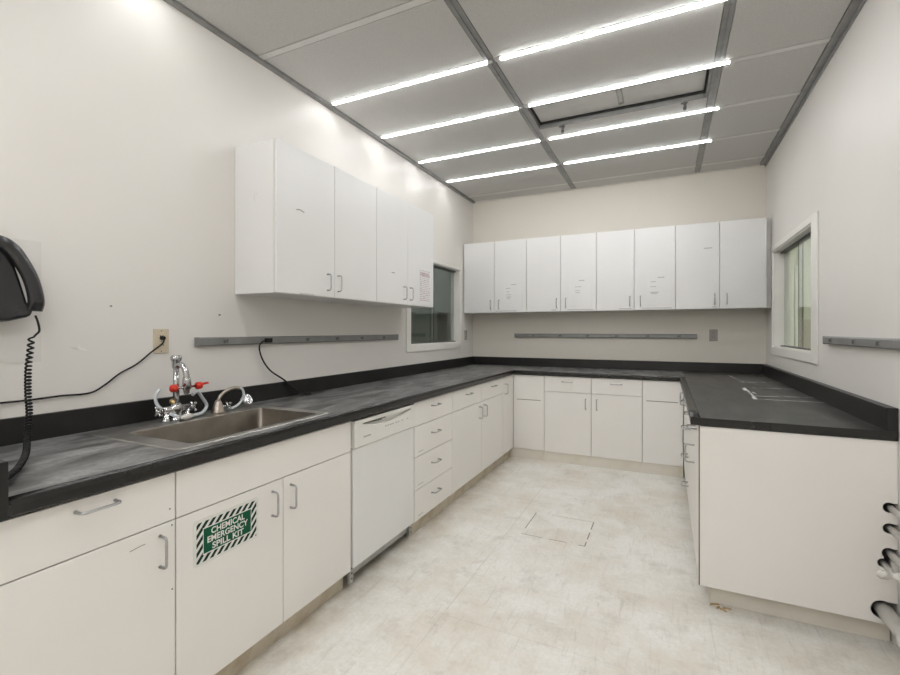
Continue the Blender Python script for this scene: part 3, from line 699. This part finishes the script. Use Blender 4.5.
for j in range(9): u = 0.095 + j * 0.022; m.box(u, u + 0.014, 0.008, 0.0115, 0.838 - 0.012 * math.sin(PI * (u - 0.075) / 0.51), 0.8445)
m.box(0.09, 0.33, 0.0105, 0.0119, 0.832, 0.8455); m.build('vent', M['raced'], p)
MB().box(0.085, 0.150, -0.0135, -0.0118, 0.768, 0.776).build('badge', M['ink'], p)
m = MB()
for u in (0.29, 0.315, 0.34, 0.365, 0.40, 0.425, 0.47, 0.53): m.box(u, u + 0.016, -0.0135, -0.0118, 0.788, 0.795)
m.build('button', M['ink'], p)
MB().box(0.015, 0.625, 0.030, 0.040, 0.052, 0.104).build('kick_plate', M['galv'], t)
for u in (0.0, 0.607):
    m = MB(); m.box(u, u + 0.030, 0.012, 0.029, 0.028, 0.098); m.build('hinge_bracket', M['galv'], t, 0.002)
for u in (0.015, 0.621):
    for z in (0.05, 0.078): MB().lathe((u, 0.0125, z), (0, -1, 0), [(0, 0.005), (0.003, 0.004)], 8).build('screw', M['dark'], t)

# ---------------------------------------------------------------- safety sign
def clip(poly, x0, x1, y0, y1):
    for ax, lim, s in ((0, x0, 1), (0, x1, -1), (1, y0, 1), (1, y1, -1)):
        out = []
        for i in range(len(poly)):
            a, b = poly[i - 1], poly[i]; ia, ib = s * (a[ax] - lim) >= 0, s * (b[ax] - lim) >= 0
            if ia != ib:
                tt = (lim - a[ax]) / (b[ax] - a[ax]); out.append((a[0] + (b[0] - a[0]) * tt, a[1] + (b[1] - a[1]) * tt))
            if ib: out.append(b)
        poly = out
        if not poly: return []
    return poly
def text_mesh(name, s, size, cu, cz, v, m, parent, width=None, off=0.0):
    cd = bpy.data.curves.new(name, 'FONT'); cd.body = s; cd.size = size; cd.align_x = 'CENTER'; cd.extrude = 0.0; cd.offset = off
    to = bpy.data.objects.new(name, cd); C.objects.link(to); bpy.context.view_layer.update()
    me = bpy.data.meshes.new_from_object(to.evaluated_get(bpy.context.evaluated_depsgraph_get()))
    bpy.data.objects.remove(to)
    xs = [w.co.x for w in me.vertices]; k = 1.0
    if width: k = width / (max(xs) - min(xs))
    mid = (max(xs) + min(xs)) / 2
    for w in me.vertices: w.co = Vector((cu + (w.co.x - mid) * k, v, cz + w.co.y))
    me.materials.clear(); me.materials.append(m)
    o = bpy.data.objects.new(name, me); C.objects.link(o); o.parent = parent; return o
SW, SHh = 0.254, 0.140
t = thing('safety_sign', 'green and white striped sign reading CHEMICAL EMERGENCY SPILL KIT on the sink door', 'sign', (FL + 0.0006, 1.169, 0.599), R90)
mg = 0.010
m = MB().prism([(p[0], p[1]) for p in rrect(-SW / 2 - mg, SW / 2 + mg, -SHh / 2 - mg, SHh / 2 + mg, 0.012, 0)], lambda a, b: (a, -0.0012, b), lambda a, b: (a, 0.0, b)); m.build('backing', M['signw'], t)
bw = 0.027; m = MB(); pitch = 0.0282
for r in ((-SW / 2, SW / 2, SHh / 2 - bw + .004, SHh / 2), (-SW / 2, SW / 2, -SHh / 2, -SHh / 2 + bw - .004), (-SW / 2, -SW / 2 + bw - .003, -SHh / 2 + bw - .004, SHh / 2 - bw + .004), (SW / 2 - bw + .003, SW / 2, -SHh / 2 + bw - .004, SHh / 2 - bw + .004)):
    for j in range(-14, 20):
        x = -SW / 2 + j * pitch; sl = 0.90
        q = [(x - 0.2 * sl, -0.2), (x + 0.0150 - 0.2 * sl, -0.2), (x + 0.0150 + 0.2 * sl, 0.2), (x + 0.2 * sl, 0.2)]
        q = clip(q, *r)
        if len(q) > 2: m.poly([(a, -0.0016, b) for a, b in q])
bmesh.ops.remove_doubles(m.bm, verts=m.bm.verts, dist=1e-6)
m.build('stripe_border', M['dgreen'], t)
m = MB().prism([(-SW / 2 + bw, -SHh / 2 + bw), (SW / 2 - bw, -SHh / 2 + bw), (SW / 2 - bw, SHh / 2 - bw), (-SW / 2 + bw, SHh / 2 - bw)], lambda a, b: (a, -0.0020, b), lambda a, b: (a, -0.0012, b)); m.build('green_panel', M['green'], t)
for s, z, w in (('CHEMICAL', 0.0165, 0.142), ('EMERGENCY', -0.0105, 0.172), ('SPILL KIT', -0.0375, 0.134)):
    text_mesh('lettering', s, 0.0300, 0.0, z, -0.0023, M['signw'], t, w, 0.0008)

# ---------------------------------------------------------------- notices taped to doors
def notice(label, loc, rz, w, h, lines, ink, name='paper_notice'):
    t = thing(name, label, 'notice', loc, rz)
    MB().box(-w / 2, w / 2, -0.0012, -0.0002, -h / 2, h / 2).build('sheet', M['paper'], t)
    m = MB()
    for u0, u1, z, th in lines: m.box(u0 * w - w / 2, u1 * w - w / 2, -0.0016, -0.0011, h / 2 - z * h - th / 2, h / 2 - z * h + th / 2)
    m.build('printing', ink, t); return t
rl = random.Random(3)
ln = []
for i in range(17):
    z = 0.10 + i * 0.05; x = 0.12
    while x < 0.86:
        l = rl.uniform(0.08, 0.24); ln.append((x, min(x + l, 0.90), z, rl.choice((0.005, 0.007)))); x += l + 0.05
    if i in (1, 2): ln.append((0.15, 0.85, z + 0.02, 0.010))
notice('densely printed notice on the wall cabinet door beside the left window', (XU, 3.462, 1.720), R90, 0.235, 0.315, ln, M['pinkink'])
def few(rows): return [(a, b, z, th) for a, b, z, th in rows]
notice('white paper notice on the second door of the back row', (-1.583, YU, 1.752), 0, 0.212, 0.330, few(((0.42, 0.70, 0.17, .007), (0.12, 0.36, 0.30, .006), (0.15, 0.32, 0.42, .006), (0.14, 0.42, 0.52, .006), (0.16, 0.40, 0.60, .008), (0.18, 0.36, 0.66, .006))), M['ink'])
notice('white paper notice on the fourth door of the back row', (-0.838, YU, 1.740), 0, 0.225, 0.320, few(((0.46, 0.72, 0.09, .008), (0.28, 0.58, 0.30, .006), (0.28, 0.52, 0.42, .005), (0.30, 0.50, 0.49, .006))), M['ink'])
notice('white paper notice on the sixth door of the back row', (-0.075, YU, 1.770), 0, 0.220, 0.320, few(((0.48, 0.76, 0.20, .008), (0.18, 0.40, 0.33, .006), (0.18, 0.42, 0.48, .006), (0.18, 0.52, 0.66, .008), (0.20, 0.46, 0.70, .006))), M['ink'])

# ---------------------------------------------------------------- raceways, outlets, cords
def raceway(label, loc, rz, L, us):
    t = thing('wall_raceway', label, 'raceway', loc, rz, 'grey power raceways on the walls')
    m = MB(); m.prism([(0, -0.023), (-0.022, -0.023), (-0.030, -0.016), (-0.030, 0.016), (-0.022, 0.023), (0, 0.023)], lambda v, z: (0.012, v, z), lambda v, z: (L - 0.012, v, z))
    m.build('channel', M['race'], t)
    for u in (0.0, L - 0.012): MB().box(u, u + 0.012, -0.031, 0.0, -0.024, 0.024).build('end_cap', M['race'], t, 0.003)
    for u in us:
        m = MB(); m.box(u - 0.024, u + 0.024, -0.0322, -0.0302, -0.015, 0.015); o = m.build('socket', M['race'], t, 0.001)
        m = MB(); m.box(u - 0.016, u - 0.002, -0.0336, -0.0322, -0.010, 0.008); m.box(u + 0.002, u + 0.014, -0.0336, -0.0322, -0.009, 0.010); m.build('slot', M['raced'], o)
    return t
raceway('long grey raceway on the left wall above the sink splashback', (XL, 1.559, 1.277), R90, 1.946, (0.165, 0.462, 0.793, 1.10, 1.402, 1.712))
raceway('long grey raceway on the back wall under the wall cabinets', (-1.647, YB, 1.277), 0, 1.929, (0.233, 0.544, 0.851, 1.158, 1.465, 1.765))
raceway('grey raceway on the right wall beside the right window', (XR, 3.425, 1.279), -R90, 2.2, (0.14, 0.50, 0.79, 1.09, 1.4))
def outlet(label, loc, rz, m, w=0.074, h=0.117):
    t = thing('wall_outlet', label, 'outlet', loc, rz, None)
    MB().box(-w / 2, w / 2, -0.006, 0.0, -h / 2, h / 2).build('plate', m, t, 0.002)
    for z in (-0.021, 0.021):
        o = MB().lathe((0, -0.0055, z), (0, -1, 0), [(0, 0.0165), (0.0025, 0.016)], 14).build('socket', m, t)
        k = MB(); k.box(-0.008, -0.005, -0.009, -0.0078, z - 0.003, z + 0.007); k.box(0.005, 0.008, -0.009, -0.0078, z - 0.003, z + 0.007); k.build('slot', M['dark'], o)
    for z in (-0.049, 0.049, 0.0): MB().lathe((0, -0.0058, z), (0, -1, 0), [(0, 0.0035), (0.001, 0.003)], 8).build('screw', M['scuff'], t)
    return t
outlet('ivory outlet above the sink with a black plug in it', (XL, 1.387, 1.285), R90, M['ivory'])
outlet('grey outlet at the right end of the back wall raceway', (0.428, YB, 1.288), 0, M['greyplate'])
outlet('small grey outlet in the far left corner beside the window', (XL, 5.085, 1.28), R90, M['greyplate'])
t = thing('power_cord', 'thin black cord running along the wall from the ivory outlet', 'cord', (XL, 1.387, 1.285))
X = 0.010
MB().lathe((0.009, 0, 0.016), (1, 0, -0.1), [(0, 0.011), (0.016, 0.010), (0.022, 0.006)], 12).build('plug', M['rubber'], t)
P = [(0.026, 0.0, 0.010), (0.028, -0.010, -0.012), (X, -0.049, -0.050), (X, -0.116, -0.103), (X, -0.188, -0.140), (X, -0.248, -0.184), (X, -0.305, -0.212), (X, -0.410, -0.211), (X, -0.506, -0.214), (X, -0.593, -0.213), (X, -0.80, -0.208)]
MB().tube(P, 0.0038, 8, 6).build('cord', M['rubber'], t)
t = thing('plug_cord', 'black cord hanging from the left raceway onto the worktop', 'cord', (XL, 1.990, 1.277))
MB().box(0.0345, 0.056, -0.006, 0.040, -0.013, 0.013).build('plug', M['rubber'], t, 0.004)
P = [(0.046, -0.004, 0.0), (0.046, -0.034, -0.010), (0.034, -0.042, -0.040), (0.024, -0.012, -0.110), (0.022, 0.052, -0.185), (0.030, 0.145, -0.245), (0.040, 0.215, -0.300), (0.050, 0.262, -0.341), (0.062, 0.300, -0.353), (0.075, 0.345, -0.354)]
MB().tube(P, lambda s: 0.0042 + 0.0014 * s, 8, 6).build('cord', M['rubber'], t)
P2 = [(0.030, 0.145, -0.245), (0.046, 0.205, -0.305), (0.060, 0.245, -0.343), (0.085, 0.275, -0.354), (0.11, 0.31, -0.355)]
MB().tube(P2, 0.0045, 8, 6).build('cord_tail', M['rubber'], t)

# ---------------------------------------------------------------- wall phone
MBs = MB().box(0, 0.0025, 0.60, 0.920, 1.215, 1.680)
o = MBs.build('backing_sheet', M['sheet'], None, loc=(0, 0.76, 1.45)); o.location = (XL, 0.76, 1.45)
tag(o, 'pale plastic sheet stuck to the wall behind the black phone', 'sheet')
t = thing('wall_phone', 'black wall phone with a curved handset and long coiled cord', 'phone', (XL + 0.003, 0.73, 1.36))
lx = lambda y: y - 0.73
m = MB()
body = [(0.60, 1.64), (0.765, 1.642), (0.799, 1.622), (0.818, 1.572), (0.838, 1.500), (0.853, 1.440), (0.872, 1.404), (0.862, 1.384), (0.800, 1.366), (0.70, 1.358), (0.60, 1.360)]
m.prism(body, lambda a, b: (0.0, lx(a), b - 1.36), lambda a, b: (0.072, lx(a) * 0.97, (b - 1.36) * 0.97 + 0.004))
m.build('body', M['black'], t, 0.012)
m = MB()
HP = smooth_path([(0.055, 0.690, 1.652), (0.078, 0.765, 1.648), (0.082, 0.798, 1.628), (0.084, 0.822, 1.592), (0.084, 0.853, 1.525), (0.082, 0.870, 1.448), (0.060, 0.870, 1.408)], 6)
rs = []
for i, p in enumerate(HP):
    d = (HP[min(i + 1, len(HP) - 1)] - HP[max(i - 1, 0)]).normalized()
    n = d.cross(Vector((1, 0, 0))).normalized(); s = i / (len(HP) - 1)
    w = 0.024 + 0.003 * (abs(2 * s - 1) ** 3); dep = 0.023
    rs.append([(p.x + dep * math.sin(a), lx(p.y) + n.y * w * math.cos(a), p.z - 1.36 + n.z * w * math.cos(a)) for a in (2 * PI * j / 14 for j in range(14))])
m.rings(rs); m.build('handset', M['black'], t)
MB().box(0.070, 0.085, lx(0.66), lx(0.77), 0.215, 0.232).build('hook', M['black'], t, 0.004)
# coiled cord: from the handset down over the worktop and behind the end splash
path = smooth_path([(-2.130, 0.863, 1.316), (-2.125, 0.856, 1.255), (-2.11, 0.845, 1.20), (-2.05, 0.820, 1.12), (-1.99, 0.800, 1.045), (-1.93, 0.770, 0.985), (-1.85, 0.735, 0.945), (-1.75, 0.680, 0.930), (-1.65, 0.615, 0.929), (-1.585, 0.560, 0.930)], 40)
turns = 62; N = turns * 12
acc = [0.0]
for a, b in zip(path, path[1:]): acc.append(acc[-1] + (b - a).length)
def at(s):
    d = s * acc[-1]; j = 0
    lo_, hi_ = 0, len(acc) - 1
    while hi_ - lo_ > 1:
        mid = (lo_ + hi_) // 2
        if acc[mid] <= d: lo_ = mid
        else: hi_ = mid
    f = (d - acc[lo_]) / max(acc[hi_] - acc[lo_], 1e-9); return path[lo_].lerp(path[hi_], f), (path[hi_] - path[lo_]).normalized()
hel = []
for i in range(N + 1):
    s = i / N; p, d = at(s ** 0.85); u = Vector((0.3, 1, 0)); u = (u - d * u.dot(d)).normalized(); w = d.cross(u)
    a = 2 * PI * i / 12; r = 0.0080 - 0.0022 * s
    hel.append(p + (u * math.cos(a) + w * math.sin(a)) * r)
lead = smooth_path([(-2.125, 0.872, 1.392), (-2.125, 0.880, 1.365), (-2.125, 0.884, 1.335), (-2.128, 0.876, 1.322)], 5) + hel
off = Vector((XL + 0.003, 0.73, 1.36))
MB().tube([p - off for p in lead], 0.0037, 6).build('coil_cord', M['rubber'], t)

# ---------------------------------------------------------------- pipes through the peninsula end panel
names = ('uppermost thin white pipe passing through the peninsula end panel', 'second thin white pipe from the top through the peninsula end panel',
         'third white pipe through the panel, above the one with a valve stub', 'thin white pipe with a valve stub pointing left, lower of the close pair', 'thick white waste pipe leaving the bottom corner of the peninsula panel')
for (px, pz, pr), lb in zip(PIPES, names):
    t = thing('pipe', lb, 'pipe', (px, YP - 0.2, pz))
    MB().tube([(0, 0.23 if pr > 0.03 - 1e-6 else 0.30, 0), (0, -0.55, 0)], pr, 16).build('tube', M['pvc'], t)
    if pr > 0.02:
        MB().lathe((0, -0.010, 0), (0, -1, 0), [(0, pr + 0.001), (0.003, pr + 0.008), (0.035, pr + 0.008), (0.038, pr + 0.001)], 18).build('coupling', M['pvc'], t)
    if abs(pz - 0.352) < 1e-3:
        m = MB().lathe((0.0, 0.062, 0.012), (-1, 0, 0.0), [(-0.014, 0.016), (0.014, 0.016), (0.016, 0.011), (0.036, 0.011), (0.038, 0.017), (0.062, 0.017), (0.064, 0.011), (0.070, 0.011)], 14)
        m.build('valve_stub', M['pvc'], t)

# ---------------------------------------------------------------- floor hatch, debris, wall chips
t = thing('floor_hatch', 'square access plate set flush in the pale vinyl floor', 'floor hatch', (-0.66, 3.108, 0))
MB().box(-0.197, 0.200, -0.190, 0.192, 0.0002, 0.0016).build('plate', M['floor'], t)
m = MB()
for r in ((-0.203, -0.197, -0.10, 0.192), (-0.09, 0.205, 0.192, 0.197), (0.200, 0.207, 0.07, 0.197), (0.200, 0.207, -0.09, 0.02), (0.200, 0.207, -0.196, -0.13), (0.165, 0.207, -0.196, -0.190), (-0.02, 0.09, -0.194, -0.190), (-0.20, -0.06, -0.193, -0.190)):
    m.box(*r, 0.0001, 0.0012)
m.build('joint_line', M['scuff'], t)
rd = random.Random(5)
for x, y, a, l in ((0.212, 2.565, 0.4, 0.05), (0.245, 2.530, -0.5, 0.035), (0.262, 2.552, 0.1, 0.04), (0.225, 2.545, 1.0, 0.025)):
    m = MB(); m.prism([(-l / 2, -0.004), (l / 2, -0.0015), (l / 2 - 0.006, 0.004), (-l / 2 + 0.004, 0.005)], lambda p, q: (p, q, 0.0), lambda p, q: (p * 0.9, q * 0.8, 0.006))
    o = m.build('wood_splinter', M['wood']); o.location = (x, y, 0.0002); o.rotation_euler = (0, 0, a)
    tag(o, 'splinter of broken board on the floor at the peninsula corner', 'splinter', 'wood splinters at the peninsula corner')
m = MB()
m.prism([(-0.030, 0.006), (-0.005, 0.004), (0.004, 0.020), (0.008, 0.003), (0.036, -0.008), (0.030, -0.016), (0.006, -0.006), (-0.010, -0.004)], lambda a, b: (0.0, a, b), lambda a, b: (0.0015, a * 0.9, b * 0.9))
o = m.build('paint_flake', M['chip']); o.location = (XL, 1.045, 1.262)
tag(o, 'peeling white paint flake on the left wall, left of the ivory outlet', 'paint flake')
for y, z, r, lb in ((1.169, 1.443, 0.006, 'small dark scuff on the left wall above the ivory outlet'), (1.709, 1.421, 0.008, 'grey scuff on the left wall just above the raceway end')):
    m = MB().lathe((0, 0, 0), (1, 0, 0), [(0, r), (0.0008, r * 0.7)], 7); o = m.build('wall_scuff', M['scuff']); o.location = (XL, y, z); o.scale = (1, 1, 0.7)
    tag(o, lb, 'scuff mark')

# ---------------------------------------------------------------- world, camera, view
w = bpy.data.worlds.new('world'); SC.world = w; w.use_nodes = True
w.node_tree.nodes['Background'].inputs[0].default_value = (0.02, 0.02, 0.02, 1)
cam = bpy.data.cameras.new('camera'); co = bpy.data.objects.new('camera', cam); C.objects.link(co)
co.location = (0, 0, 1.3358); co.rotation_euler = (PI / 2, 0, 0.4467)
cam.sensor_width = 36; cam.lens = 456.51 * 36 / 900
cam.shift_x = (450 - 447.79) / 900; cam.shift_y = -(337.5 - 330.53) / 900
cam.clip_start = 0.02
SC.camera = co
vs = SC.view_settings
vs.view_transform = 'Standard'; vs.look = 'None'; vs.exposure = 0.08; vs.gamma = 1.0; vs.use_curve_mapping = False
